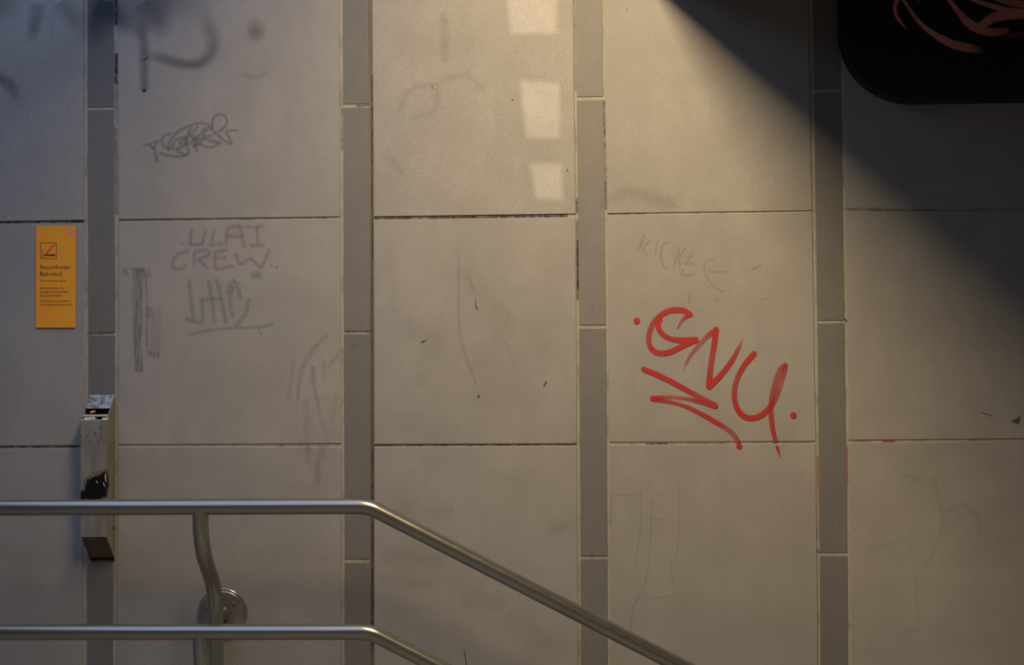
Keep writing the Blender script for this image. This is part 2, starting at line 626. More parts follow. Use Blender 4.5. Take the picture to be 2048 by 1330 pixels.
M_RED = paint_mat('red_paint', (0.44, 0.032, 0.028), 0.25, 0.12, 500)
M_REDDOT = paint_mat('red_paint_dot', (0.42, 0.03, 0.026), 0.12, 0.05, 500)
M_PURPLE = paint_mat('faded_purple_paint', (0.295, 0.19, 0.262), 0.9, 0.6, 230)
M_GREEN = paint_mat('faded_green_paint', (0.175, 0.265, 0.225), 0.9, 0.65, 230)
M_PINK = paint_mat('faded_pink_paint', (0.37, 0.215, 0.18), 0.9, 0.7, 230)
M_SCRIPT = paint_mat('grey_marker_paint', (0.205, 0.188, 0.168), 0.5, 0.2, 230)
M_SPRAY = paint_mat('blue_black_spray', (0.035, 0.042, 0.062), 1.0, 0.35, 330)
M_SMUDGE = paint_mat('grey_smudge', (0.205, 0.188, 0.165), 1.0, 0.5, 120, (1, 1, 0.3))
M_GLUE = paint_mat('glue_residue', (0.185, 0.165, 0.145), 0.5, 0.9, 260, (1.2, 1, 0.09))
M_DARK = paint_mat('dark_dirt', (0.018, 0.018, 0.018), 0.4, 0.15, 300)
M_TAR_SHADE = paint_mat('dark_joint_dirt_shade', (0.03, 0.032, 0.03), 0.15, 0.65, 60)

# red tag -----------------------------------------------------------
z = zc(3.9105, 1240, 590)
Paint.fade = 1.5
red = empty('graffiti_tag', at(1430, 770))
tag(red, 'bright red three-letter graffiti tag with dots and a zigzag underline', 'graffiti')
p = Paint()
p.stroke(z([(545, 150), (500, 122), (445, 115), (380, 124), (315, 160), (262, 215), (232, 285), (224, 350), (240, 410), (280, 445), (330, 455), (395, 443), (460, 412), (530, 378), (592, 352)]),
         [12, 12.8, 12.6, 12, 11.8, 12, 12.4, 12.8, 12.8], [1, 1, .95, .75, .8, 1, 1, .95, 1])
p.stroke(z([(590, 349), (520, 351), (450, 351), (390, 340), (335, 308), (302, 262), (297, 220), (308, 192)]), [13, 12.5, 12, 11.5, 12, 13], [1, 1, .85, .9, 1, 1])
p.stroke(z([(543, 152), (505, 178), (472, 214), (450, 260)]), [11, 9, 6, 3], [1, .8, .6, .75])
p.build('letter', M_RED, red)
p = Paint()
p.stroke(z([(494, 600), (512, 545), (545, 480), (600, 410), (660, 345), (710, 300), (748, 276)]), [1.5, 6, 9, 11, 12, 12.5], [.35, .6, .65, .6, .75, 1])
p.stroke(z([(750, 272), (738, 370), (722, 470), (706, 580), (694, 705)]), [13, 13, 13, 13, 13.5], [1, .9, .75, .8, 1])
p.stroke(z([(700, 712), (760, 655), (825, 580), (885, 495), (925, 415), (948, 370), (962, 330)]), [13.5, 12.5, 12, 11.5, 9, 5, 1.5], [1, 1, .95, .85, .7, .55, .3])
p.build('letter', M_RED, red)
p = Paint()
p.stroke(z([(1045, 462), (985, 530), (932, 615), (902, 700), (893, 785), (906, 862), (942, 925), (992, 957), (1048, 960), (1105, 938), (1152, 898), (1200, 835), (1238, 745), (1270, 645), (1292, 560)]),
         [13, 12.5, 12, 12.4, 12.6, 12.6, 12.4, 12, 11.5], [1, .85, .75, .9, 1, 1, .95, .75, .6, .8])
p.stroke(z([(1290, 545), (1258, 572), (1225, 650), (1196, 760), (1180, 860), (1181, 950), (1194, 1050), (1214, 1130), (1219, 1148)]), [11, 12.5, 12.5, 12, 12, 11.5, 10, 9], [.7, .65, .65, .75, .8, .85, .85, .85], (True, False))
p.stroke(z([(1226, 1178), (1240, 1230), (1262, 1280)]), [8, 6, 1], [.95, .75, .5], (False, True))
p.build('letter', M_RED, red)
p = Paint()
p.stroke(z([(187, 580), (290, 622), (400, 676), (500, 731), (600, 785), (680, 828), (742, 864)]), [12, 12, 12, 12, 12, 13], [1, 1, .95, .85, .7, 1])
p.stroke(z([(742, 866), (650, 838), (550, 815), (440, 800), (340, 798), (256, 806)]), [12, 11, 9, 8, 9, 10], [1, .95, .8, .6, .7, 1])
p.stroke(z([(256, 810), (345, 826), (450, 850), (540, 882), (640, 932), (740, 988), (830, 1042), (888, 1092), (928, 1152)]), [11.5, 9, 8, 9, 10.5, 11, 11, 11, 11], [1, .9, .8, .9, .95, .95, .7, .65, .75], (True, False))
p.build('underline', M_RED, red)
for x, y, r in ((130, 202, 27), (1356, 940, 26), (933, 1183, 25)):
    q = z([(x, y)])[0]
    Paint().dot(q[0], q[1], r / 3.91).build('paint_dot', M_REDDOT, red)

Paint.fade = 1.0
# faded purple lettering ---------------------------------------------
z = zc(3.694, 230, 420)
t = tag(empty('graffiti_tag', at(450, 495)), 'faded purple two-line graffiti lettering below the panel joint', 'graffiti')
PW = 11.0
LET = [
    [[(568, 135), (553, 255), (645, 248), (672, 145)]],
    [[(735, 135), (708, 258), (795, 244)]],
    [[(815, 250), (832, 130), (925, 112), (955, 275)], [(822, 192), (942, 192)]],
    [[(965, 122), (1095, 120)], [(1050, 122), (1055, 255)], [(995, 262), (1110, 256)]],
    [[(545, 300), (470, 318), (424, 378), (432, 432), (485, 436), (540, 392)]],
    [[(588, 305), (582, 425)], [(585, 303), (690, 292), (700, 332), (612, 362), (692, 432)]],
    [[(738, 305), (735, 430)], [(738, 303), (835, 294)], [(738, 352), (822, 348)], [(735, 436), (880, 410)]],
    [[(888, 318), (925, 402), (1000, 350), (1080, 425), (1142, 288)]],
]
for L in LET:
    p = Paint()
    for s_ in L: 
        for a, b in zip(s_[:-1], s_[1:]): p.stroke(z([a, b]), PW, [.5, .4], (False, False))
    p.build('letter', M_PURPLE, t)
for x, y in ((495, 243), (1155, 408), (1195, 420)):
    q = z([(x, y)])[0]
    Paint().dot(*q, 5, .5).build('paint_dot', M_PURPLE, t)

# faded green scribble -------------------------------------------------
t = Paint()
for s_, w in (([(545, 510), (560, 640), (582, 812)], 8), ([(520, 800), (640, 822), (640, 655)], 7), ([(690, 520), (718, 680), (735, 842)], 8), ([(635, 660), (790, 650)], 7),
              ([(750, 500), (790, 680), (822, 842)], 8), ([(830, 620), (850, 550), (882, 520), (915, 590), (922, 660)], 8), ([(870, 560), (850, 680), (872, 790)], 7),
              ([(990, 648), (960, 770), (890, 852)], 9), ([(545, 916), (700, 886), (850, 870), (1050, 862), (1170, 838)], 6), ([(1060, 860), (1065, 885), (1085, 920)], 3),
              ([(1000, 480), (1090, 470)], 14)):
    t.stroke(z(s_), w * 1.7, .45, (False, False))
t.dot(*z([(551, 922)])[0], 3.0, 0.9)
tag(t.build('graffiti_scribble', M_GREEN), 'faint green scribble with underline, below the purple lettering', 'graffiti')

# grey script tag ------------------------------------------------------
z = zc(3.913, 230, 0)
t = Paint()
for s_, w in (([(215, 1130), (270, 1124), (345, 1098)], 4), ([(265, 1120), (300, 1160), (335, 1110)], 5), ([(300, 1140), (318, 1205), (332, 1272)], [7, 7, 9]),
              ([(345, 1190), (420, 1214), (530, 1220), (582, 1188), (560, 1150)], 6), ([(440, 1040), (385, 1060), (365, 1110), (400, 1152), (470, 1165)], 6),
              ([(420, 1180), (425, 1110), (480, 1040), (560, 990), (650, 963), (730, 975), (778, 1040)], 6), ([(760, 1008), (765, 935), (808, 893), (860, 908), (878, 958), (842, 1005), (780, 1045)], 5.5),
              ([(650, 985), (600, 1058), (650, 1062), (705, 1000)], 6), ([(735, 990), (690, 1060), (760, 1060)], 6), ([(445, 1150), (470, 1100), (540, 1075), (560, 1110), (520, 1150), (480, 1165), (545, 1215)], 7),
              ([(500, 1130), (570, 1060), (555, 1135), (640, 1080), (615, 1145), (690, 1095)], 7), ([(690, 1080), (770, 1105), (822, 1116), (745, 1150), (630, 1125), (645, 1185)], 6),
              ([(800, 1050), (855, 1098), (912, 1122), (885, 1060), (868, 1035), (905, 1018), (958, 1020)], 5), ([(560, 1010), (620, 1090), (700, 1075)], 5), ([(600, 985), (570, 1060)], 5)):
    t.stroke(z(s_), [q * 1.25 for q in w] if isinstance(w, list) else w * 1.25, .40, (False, False))
tag(t.build('graffiti_scribble', M_SCRIPT), 'thin grey looping marker tag on the upper left panel', 'graffiti')

# faint pink lettering -------------------------------------------------
z = zc(4.654, 1200, 420)
t = tag(empty('graffiti_tag', at(1380, 520)), 'very faint washed-out pink lettering above the bright red tag', 'graffiti')
for s_, w in (([(412, 215), (348, 392)], 4), ([(470, 280), (402, 340), (442, 425)], 3.5), ([(530, 290), (510, 440)], 3), ([(650, 288), (585, 320), (562, 420), (588, 520), (642, 542)], 4),
              ([(742, 330), (682, 522)], 4), ([(800, 350), (738, 430), (742, 525)], 3.5), ([(860, 375), (800, 492)], 3.5), ([(790, 492), (880, 490)], 3.5), ([(770, 540), (765, 602), (880, 592)], 5),
              ([(1062, 460), (995, 468), (968, 560), (1060, 712), (1150, 755)], 3.5), ([(1000, 570), (1185, 568)], 3), ([(1400, 552), (1500, 505)], 4), ([(835, 740), (825, 870)], 3.5), ([(1055, 830), (1110, 838)], 4), ([(1560, 810), (1500, 830)], 3)):
    Paint().stroke(z(s_), w * 1.6, .42, (False, False)).build('letter_stroke', M_PINK, t)

# blue-black spray cloud, top left ---------------------------------------
z = zc(3.913, 230, 0)
t = tag(empty('graffiti_spray', at(240, 90)), 'blurred blue-black spray paint cloud in the top left corner', 'graffiti')
for s_, w, o in (([(195, 60), (215, 230), (226, 420), (228, 705)], [50, 40, 34, 28], [.0, .34, .40, .36]), ([(-150, 40), (60, 160), (235, 300)], [80, 64, 40], [.45, .42, .0]),
                 ([(200, 420), (330, 446), (450, 480), (560, 502), (660, 496), (740, 430), (765, 330), (730, 200), (680, 80)], [34, 34, 32, 32, 34, 40, 48, 56, 60], [.0, .32, .40, .46, .42, .36, .30, .22, .0]),
                 ([(250, 0), (330, 160), (405, 320)], [100, 80, 60], [.30, .36, .0]), ([(1100, 110), (1100, 250), (1102, 345)], [50, 60, 60], [.0, .34, .0]), ([(-60, 10), (380, 0), (760, 10)], [150, 150, 130], [.3, .34, .0])):
    Paint().stroke(z(s_), w, o, (False, False)).build('spray_line', M_SPRAY, t)
z2 = zc(2.89, 0, 0)
for s_, w, o in (([(-30, 440), (60, 495), (112, 620)], [40, 40, 30], [.35, .38, .0]), ([(225, 20), (195, 160), (170, 250)], [50, 44, 36], [.2, .36, .0]),
                 ([(590, 0), (560, 150), (540, 290)], [84, 74, 60], [.6, .5, .0]), ([(-60, 20), (140, 10)], 110, [.4, .0]), ([(350, 10), (430, 120), (500, 240)], [70, 60, 40], [.2, .22, .0])):
    Paint().stroke(z2(s_), w, o, (False, False)).build('spray_line', M_SPRAY, t)

# stains, dirt and soft dark patches: parts of the wall --------------------------------------
STAIN_K = {'glue_stain': 0.85, 'smudge': 0.55, 'paint_drip': 0.9}


def stain(name, mat, items, label=None, Y=-0.0012):
    p_ = Paint(Y)
    for it in items:
        it = list(it)
        k_ = STAIN_K.get(name, 1.0)
        it[2] = [q * k_ for q in it[2]] if isinstance(it[2], list) else it[2] * k_
        wk = {'smudge': 1.6, 'glue_stain': 1.3}.get(name, 1.2)
        it[1] = [q * wk for q in it[1]] if isinstance(it[1], list) else it[1] * wk
        p_.stroke(*it)
    o = p_.build(name, mat, wall)
    if label: o['label'] = label
    return o


z = zc(3.694, 230, 420)
NE = (False, False)
stain('glue_stain', M_GLUE, [(z([(172, 434), (168, 700), (170, 1000), (180, 1196)]), [22, 20, 17, 17], .62, NE), (z([(75, 434), (75, 485)]), 11, .6, NE), (z([(235, 434), (242, 500)]), 13, .5, NE), (z([(100, 434), (215, 436)]), 6, .5, NE),
                             (z([(232, 500), (236, 1105)]), 4, .5, NE), (z([(248, 715), (245, 795)]), 8, .55, NE), (z([(300, 720), (300, 1100)]), 22, .22, NE), (z([(245, 1050), (330, 1075)]), 9, .45, NE)],
      'grey vertical streaky residue of a removed sticker')
z = zc(3.5, 540, 620)
stain('smudge', M_SMUDGE, [(z([(390, 185), (300, 280), (220, 430), (195, 610)]), [10, 12, 12, 8], .42), (z([(490, 290), (415, 385)]), 10, .38), (z([(300, 420), (303, 500), (335, 660), (370, 800), (412, 925)]), [12, 10, 6, 6, 6], [.6, .5, .35, .35, .3]),
                           (z([(165, 380), (130, 620)]), 9, .25), (z([(378, 370), (372, 470)]), 8, .3), (z([(250, 650), (255, 940)]), 14, .25), (z([(330, 1090), (335, 1190)]), 12, .45), (z([(265, 975), (265, 1040)]), 14, .35), (z([(370, 970), (360, 1030)]), 16, .3), (z([(470, 560), (440, 760)]), 9, .22)],
      'dark grey brushed smudges beside the joint')
z = zc(2.83, 740, 430)
stain('smudge', M_SMUDGE, [(z([(500, 130), (502, 350), (505, 640), (525, 740), (560, 850), (602, 960)]), [4, 6, 5, 7, 6, 4], [.12, .35, .3, .35, .35, .3]), (z([(560, 350), (590, 440)]), 5, .3), (z([(770, 720), (810, 850)]), 6, .2),
                           (z([(250, 640), (350, 700), (300, 880)]), 40, .13), (z([(700, 600), (900, 700)]), 60, .10)])
z = zc(2.956, 740, 880)
stain('smudge', M_SMUDGE, [(z([(160, 690), (360, 700)]), 40, .20), (z([(100, 830), (300, 855)]), 30, .2), (z([(230, 400), (380, 420)]), 50, .15), (z([(620, 950), (720, 960)]), 40, .15), (z([(900, 1090), (1060, 1200)]), 50, .15), (z([(1100, 520), (1200, 480)]), 30, .18)])  # soft darker patches on the lower middle panel
z = zc(2.891, 1200, 870)
stain('paint_drip', M_GREEN, [(z([(235, 330), (232, 540), (207, 700), (198, 762)]), 3.2, .32), (z([(300, 380), (288, 640), (276, 780), (240, 900), (192, 1000), (180, 1130)]), 3.6, .36), (z([(458, 300), (452, 600), (442, 680), (412, 742), (415, 820), (432, 874)]), 3.4, .32),
                              (z([(78, 350), (225, 340)]), 6, .25), (z([(64, 380), (62, 520)]), 4, .3), (z([(300, 480), (370, 485)]), 4, .2), (z([(240, 945), (400, 930)]), 5, .16)], 'thin pale green paint drips')
z = zc(1.926, 1640, 640)
stain('paint_drip', M_GREEN, [(z([(330, 600), (370, 620)]), 14, .16), (z([(480, 740), (550, 715), (605, 760), (608, 850), (580, 900)]), 12, .13), (z([(370, 1000), (380, 1190)]), 10, .13), (z([(440, 620), (470, 760), (450, 860), (400, 960)]), 12, .12), (z([(200, 880), (300, 850)]), 12, .1), (z([(330, 1195), (390, 1190)]), 7, .2), (z([(690, 850), (740, 855)]), 10, .12)], 'washed-out pale green paint traces')
stain('smudge', M_SMUDGE, [([(888, 40), (890, 112)], 20, .32), ([(800, 215), (820, 180), (868, 172), (872, 215), (830, 235)], 14, .22), ([(880, 165), (930, 150), (960, 175)], 14, .2), ([(770, 310), (800, 340)], 16, .2),
                           ([(1220, 400), (1260, 385), (1330, 405)], 30, .3), ([(495, 150), (505, 155)], 12, .35), ([(520, 152), (532, 146)], 9, .3), ([(940, 560), (1010, 640), (960, 720)], 40, .12)])
# small dark marks
z = zc(3.913, 230, 0)
d = Paint(-0.0014)
d.poly(z([(208, 704), (228, 697), (250, 704), (228, 724)])[::-1], .95)
d.stroke(z([(216, 475), (236, 462), (256, 446)]), 2, .8)
z = zc(2.83, 740, 430)
d.stroke(z([(597, 470), (598, 512), (607, 528)]), [1.4, 2, 2.6], [.5, .8, .95])
d.dot(*z([(615, 1026)])[0], 2.6, .95)
d.stroke(z([(997, 945), (983, 972)]), [3.4, 1.6], .8)
d.dot(1025, 200.5, 2, .6); d.stroke([(864, 170), (865, 177)], 2, .6); d.stroke([(1134, 338), (1136, 344)], 2, .7)
d.stroke([(1253, 16), (1253, 22)], 2.0, .35); d.dot(1148, 884, 1.6, .8); d.dot(709, 692, 1.5, .6); d.dot(1185, 618, 1.4, .5)
d.stroke(zc(2.956, 740, 880)([(555, 1234), (563, 1280), (570, 1332)]), 1.8, .75)
z = zc(1.926, 1640, 640)
d.poly(z([(732, 390), (774, 369), (766, 401)]), .55)
d.stroke(z([(622, 355), (659, 368)]), 1.4, .8)
d.dot(*z([(114, 1178)])[0], 2, .6)
d.poly([(1688, 637), (1690, 636.5), (1695, 642), (1690, 641)], .9)
d.build('dirt_speck', M_DARK, wall)['label'] = 'small dark scuffs and specks'
random.seed(11)
d = Paint(-0.0014)
for i in range(110):
    x, y = random.uniform(0, 2048), random.uniform(0, 1330)
    d.dot(x, y, random.uniform(.7, 1.4), random.uniform(.1, .35))
tag(d.build('dirt_speck', M_DARK, wall), kind='stuff')
# dark dirt, old paint and painted-on shade in the joints
YG = 0.0022
jd = Paint(YG)
for x0, y0, x1, y1, w, o in ((749, 436.4, 1135, 431.2, 6.4, .8), (0, 444, 168, 443.0, 6.0, .9), (238, 441, 420, 439, 3, .45), (420, 439, 680, 435.5, 2.5, .3), (749, 891, 1152, 889.4, 3.5, .55), (0, 894.5, 160, 893.3, 4.5, .7),
                             (1217, 428.6, 1290, 427.8, 3, .4), (1290, 887.5, 1335, 887, 3.5, .55), (1300, 887.6, 1630, 885, 2, .35), (1694, 420, 2040, 422.5, 2.5, .6),
                             (232, 0, 232.2, 50, 7, .95), (232.2, 106, 232.6, 170, 7.5, .98), (232.4, 170, 233, 250, 5, .25), (744.5, 150, 745, 520, 4, .55), (743.5, 520, 745, 900, 3.5, .35), (745, 900, 745, 1300, 5, .5),
                             (1153.6, 395, 1155, 425, 5, .6), (1155, 480, 1156, 580, 5, .75), (1209, 200, 1212, 420, 4.5, .5), (713, 212, 738, 210, 4, .4), (690, 664, 740, 663.6, 3, .5), (177, 668, 228, 667.2, 4, .55), (684, 218, 684.4, 300, 4, .4)):
    jd.stroke([(x0, y0), (x1, y1)], w, o, NE, 12)
jd.build('joint_dirt_shade', M_TAR_SHADE, wall)['label'] = 'black dirt and painted shade in the joints between panels'
jb = Paint(YG + 0.0001)
for x0, y0, x1, y1, w, o in ((740.8, -5, 743.3, 430, 7.5, .85), (743.3, 430, 744.8, 900, 8.5, .85), (744.8, 900, 744.6, 1335, 8, .85), (1149, -5, 1151, 180, 5, .3), (1154.5, 440, 1155.5, 600, 5, .5), (232, 255, 233.5, 430, 7, .3)):
    jb.stroke([(x0, y0), (x1, y1)], w, o, NE, 12)
jb.build('joint_dirt_shade', paint_mat('brown_joint_dirt', (0.15, 0.12, 0.09), 0.15, 0.3, 40), wall)
jr = Paint(YG)
for x0, y0, x1, y1, w, o in ((1694, 893, 1695, 970, 3.2, .55), (1695, 970, 1695.6, 1040, 2, .3), (1635, 912, 1636.5, 1000, 2.5, .42), (1636.5, 1000, 1637, 1050, 2, .35), (1706, 883, 1728, 883, 3.5, .35), (1765, 882.6, 1790, 882.6, 4, .75)):
    jr.stroke([(x0, y0), (x1, y1)], w, o, NE, 8)
jr.build('joint_paint', M_RED, wall)['label'] = 'red paint run into the joints'

# ------------------------------------------------------------------ no-smoking sign
sign = tag(empty('no_smoking_sign', at(112, 655)), 'narrow yellow no-smoking sign with black lettering on the left panel', 'sign')
SY = -0.004
M_YEL = plain_mat('sign_yellow', (0.86, 0.335, 0.026), 0.45, 0, 0.03, 10, 0.3)
M_BLK = plain_mat('sign_black', (0.055, 0.035, 0.03), 0.5)
M_SRED = plain_mat('sign_red', (0.55, 0.03, 0.02), 0.5)
M_SGREY = plain_mat('sign_grey', (0.30, 0.20, 0.10), 0.5)
M_LOGO = plain_mat('logo_white', (0.75, 0.62, 0.66), 0.5)
bm = bmesh.new()
slab(bm, [at(73, 452), at(152, 452), at(151.3, 655.5), at(72.4, 655.8)], SY, ch=0.0004, thick=0.0045)
from_bm('plate', bm, M_YEL, sign)
zs = zc(5.782, 60, 440)


def zq(x, y, Y=SY): 
    u, v = zs([(x, y)])[0]
    return at(u, v, Y)


def flat_poly(name, polys, mat, parent, Y, thick=0.0003, mapper=None):
    bm = bmesh.new()
    for poly in polys:
        f = [mapper(x, y) for x, y in poly]
        add_loops(bm, [[Vector((p.x, Y - thick, p.z)) for p in f], [Vector((p.x, Y + 0.0001, p.z)) for p in f]])
    return from_bm(name, bm, mat, parent)


def rect(x0, y0, x1, y1): return [(x0, y0), (x1, y0), (x1, y1), (x0, y1)]


pic = flat_poly('pictogram_frame', [rect(119, 261, 309, 267), rect(119, 443, 309, 449), rect(119, 267, 125, 443), rect(303, 267, 309, 443)], M_BLK, sign, SY, mapper=zq)
flat_poly('cigarette_symbol', [rect(182, 397, 293, 416)], M_BLK, pic, SY, mapper=zq)
flat_poly('filter_symbol', [rect(136, 399, 180, 415)], M_SGREY, pic, SY, mapper=zq)
flat_poly('smoke_symbol', [[(143, 385), (139, 365), (147, 350), (143, 337), (149, 337), (153, 350), (145, 366), (149, 385)]], M_BLK, pic, SY, mapper=zq)
flat_poly('red_slash', [[(140, 430), (150, 438), (289, 284), (278, 280)]], M_SRED, pic, SY - 0.0004, mapper=zq)


def text_mesh(body, shear=0.0):
    cu = bpy.data.curves.new('text', 'FONT')
    cu.body = body
    cu.shear = shear
    cu.resolution_u = 3
    o = bpy.data.objects.new('text', cu)
    COL.objects.link(o)
    bpy.context.view_layer.update()
    dg = bpy.context.evaluated_depsgraph_get()
    me = bpy.data.meshes.new_from_object(o.evaluated_get(dg))
    bpy.data.objects.remove(o)
    bpy.data.curves.remove(cu)
    return me


def letter_line(body, x0, x1, base, cap, mat, parent, shear=0.0, name='lettering', Y=SY - 0.0004, mapper=zq):
    me = text_mesh(body, shear)
    xs = [v.co.x for v in me.vertices]
    mn, mx_ = min(xs), max(xs)
    for v in me.vertices:
        p = mapper(x0 + (v.co.x - mn) / (mx_ - mn) * (x1 - x0), base - v.co.y / 0.70 * cap, Y)
        v.co = p
    me.materials.clear()
    return link(name, me, mat, parent)


letter_line('Rauchfreier', 118, 470, 568, 51, M_BLK, sign)
letter_line('Bahnhof', 118, 373, 648, 51, M_BLK, sign)
letter_line('Non-smoking station', 119, 421, 712, 24, M_BLK, sign, 0.2)
letter_line('Bitte benutzen Sie', 119, 385, 800, 27, M_BLK, sign)
letter_line('die gekennzeichneten', 119, 437, 843, 27, M_BLK, sign)
letter_line('Raucherbereiche.', 119, 370, 886, 27, M_BLK, sign)
letter_line('Smoking is permitted in', 119, 466, 948, 26, M_BLK, sign, 0.2)
letter_line('the designated areas only.', 119, 493, 991, 26, M_BLK, sign, 0.2)
logo = flat_poly('logo', [rect(441, 114, 497, 154)], M_LOGO, sign, SY, mapper=zq)
flat_poly('logo_border', [rect(441, 114, 497, 119), rect(441, 149, 497, 154), rect(441, 119, 446, 149), rect(492, 119, 497, 149)], M_SRED, logo, SY - 0.0003, mapper=zq)
letter_line('DB', 451, 487, 145, 22, M_SRED, logo, name='logo_letters')

# ------------------------------------------------------------------ black rounded board, top right
BY = -0.05
board = tag(empty('sign_board', at(2000, 190)), 'black board with rounded corner and red paint strokes, top right', 'board')
M_BOARD = plain_mat('black_board', (0.012, 0.012, 0.011), 0.5, 0, 0.3, 30, 0.25)
outline = []
cx0, cz0 = at(1681, 20, BY), at(1850, 202, BY)
x_l = cx0.x; z_b = cz0.z
rx, rz = at(1841, 202, BY).x - x_l, at(1681, 48, BY).z - z_b
x_r = x_l + 1.15; z_t = z_b + 0.52
N_ = 24
for cxs, czs, a0 in ((x_l + rx, z_b + rz, math.pi), (x_r - rx, z_b + rz, 1.5 * math.pi), (x_r - rx, z_t - rz, 0), (x_l + rx, z_t - rz, math.pi / 2)):
    for k in range(N_ + 1):
        a = a0 + k / N_ * math.pi / 2
        ca, sa = math.cos(a), math.sin(a)
        e = 2 / 2.15
        outline.append((cxs + rx * math.copysign(abs(ca) ** e, ca), czs + rz * math.copysign(abs(sa) ** e, sa)))
bm = bmesh.new()
ccx, ccz = (x_l + x_r) / 2, (z_b + z_t) / 2
ins = lambda k: [(ccx + (x - ccx) * (1 - k / (x_r - x_l)), ccz + (zz - ccz) * (1 - k / (z_t - z_b))) for x, zz in outline]
add_loops(bm, [[Vector((x, BY, zz)) for x, zz in ins(0.008)], [Vector((x, BY + 0.001, zz)) for x, zz in ins(0.003)], [Vector((x, BY + 0.004, zz)) for x, zz in outline],
               [Vector((x, 0.0, zz)) for x, zz in outline]])
smooth_by_angle(from_bm('panel_face', bm, M_BOARD, board), 30)
M_BRED = paint_mat('dull_red_brush_paint', (0.92, 0.33, 0.29), 0.45, 0.22, 120, (0.3, 1, 1.2))
z = zc(5.278, 1660, 0)
zb = Paint(BY - 0.0006)
for s_, w, o in (([(740, -60), (690, 40), (690, 130), (735, 220), (810, 305)], [12, 10, 9, 9, 3], [.8, .8, .8, .8, .5]), ([(720, -80), (790, 20), (850, 110), (930, 220), (1040, 320), (1180, 410), (1320, 475), (1480, 510), (1600, 540)], [6, 8, 9, 10, 13, 18, 22, 22, 14], [.8, .8, .75, .8, .9, .95, .9, .6, .1]),
                 ([(900, -60), (945, 45)], [4, 1], .6), ([(1200, -60), (1290, 40), (1370, 140), (1450, 230), (1560, 300), (1700, 340), (1850, 320)], [10, 12, 14, 22, 24, 20, 16], [.8, .8, .8, .8, .8, .6, .3]),
                 ([(1600, 270), (1700, 200), (1830, 160), (2000, 155), (2150, 160)], [20, 24, 26, 22, 22], [.75, .7, .7, .7, .7]), ([(1440, -30), (1600, 30), (1780, 85), (1950, 125), (2150, 130)], [8, 12, 14, 18, 22], .7),
                 ([(1700, -40), (1850, 10), (2150, 70)], [10, 18, 20], [.5, .6, .6]), ([(1650, 340), (1900, 370), (2150, 340)], [8, 12, 14], [.25, .12, .12])):
    zb.stroke(z(s_), w, o)
zb.build('painted_stroke', M_BRED, board)['label'] = 'dull red brush strokes'

# ------------------------------------------------------------------ handrail
flange_c = at(445.7, 1226)
PX = flange_c.x


def y_for(u, v, X):
    lo, hi = -1.0, 0.0
    for _ in range(50):
        mid = (lo + hi) / 2
        if at(u, v, mid).x < X: lo, hi = lo, mid      # nearer planes give smaller |x|
        else: lo, hi = mid, hi
        if abs(hi - lo) < 1e-6: break
    return mid


def solve_y(u, v, X):
    best = min((abs(at(u, v, -k * 0.002).x - X), -k * 0.002) for k in range(0, 300))
    return best[1]


YP = solve_y(431.5, 1220, PX)
YR = solve_y(401.0, 1050, PX)
print('post depth', YP, 'rail depth', YR)
RR = 0.0198
rail = tag(empty('handrail', Vector((PX, YR, 0.0))), 'double stainless steel tube handrail bending down to the right', 'handrail')


def rail_path(y_left, vx, y_right, xs, ys):
    a = at(vx, y_right, YR)                                # bend vertex
    b = at(xs, ys, YR)
    dirv = (b - a).normalized()
    left = Vector((-2.6, YR, a.z))
    return fillet([left, a, a + dirv * 3.4], [0.11])


for nm, args in (('upper_rail', (1011, 737, 1012.3, 1270, 1285.5)), ('lower_rail', (1262, 740, 1263.6, 1273, 1536))):
    bm = bmesh.new()
    add_tube(bm, rail_path(*args), RR, 36)
    smooth_by_angle(from_bm(nm, bm, M_STEEL, rail))
zU = at(401, 1012, YR).z
zL = at(401, 1262.5, YR).z
zb1, zb2 = at(401, 1092, YR).z, at(431, 1183, YP).z
bm = bmesh.new()
add_tube(bm, fillet([(PX, YR, zU), (PX, YR, zb1), (PX, YP, zb2), (PX, YP, zb2 - 0.62)], [0.16, 0.16]), RR, 32)
smooth_by_angle(from_bm('post', bm, M_SATIN, rail))
bm = bmesh.new()
dz = zU - zL
add_tube(bm, fillet([(PX, YR, zL), (PX, YR, zb1 - dz), (PX, YP, zb2 - dz), (PX, YP, zb2 - dz - 0.15)], [0.16, 0.16]), RR, 32)
smooth_by_angle(from_bm('post', bm, M_SATIN, rail))


def disc(bm, c, prof, n=48):
    """lathe about the wall normal: prof = (y, radius)"""
    add_loops(bm, [[Vector((c.x + r * math.cos(2 * math.pi * k / n), y, c.z + r * math.sin(2 * math.pi * k / n))) for k in range(n)] for y, r in prof])


FR = (at(495, 1226).x - at(396, 1226).x) / 2
bm = bmesh.new()
disc(bm, flange_c, [(0.0, FR), (-0.006, FR), (-0.0075, FR - 0.0018), (-0.0078, FR - 0.006), (-0.0095, FR - 0.0085), (-0.0105, FR - 0.011)])
fl = smooth_by_angle(from_bm('wall_flange', bm, M_SATIN, rail), 25)
for ang in (38, 158, 278):
    a = math.radians(ang)
    c = Vector((flange_c.x + FR * 0.62 * math.cos(a), 0, flange_c.z + FR * 0.62 * math.sin(a)))
    bm = bmesh.new()
    disc(bm, c, [(-0.010, 0.0052), (-0.0122, 0.0052), (-0.0135, 0.004)], 16)
    smooth_by_angle(from_bm('screw', bm, M_SATIN, fl), 25)
bm = bmesh.new()
sz = flange_c.z
add_tube(bm, [Vector((PX, 0, sz)), Vector((PX, -0.012, sz)), Vector((PX, -0.03, sz)), Vector((PX, YP, sz))], [0.021, 0.019, 0.0155, 0.0155], 28)
smooth_by_angle(from_bm('bracket_arm', bm, M_SATIN, rail))

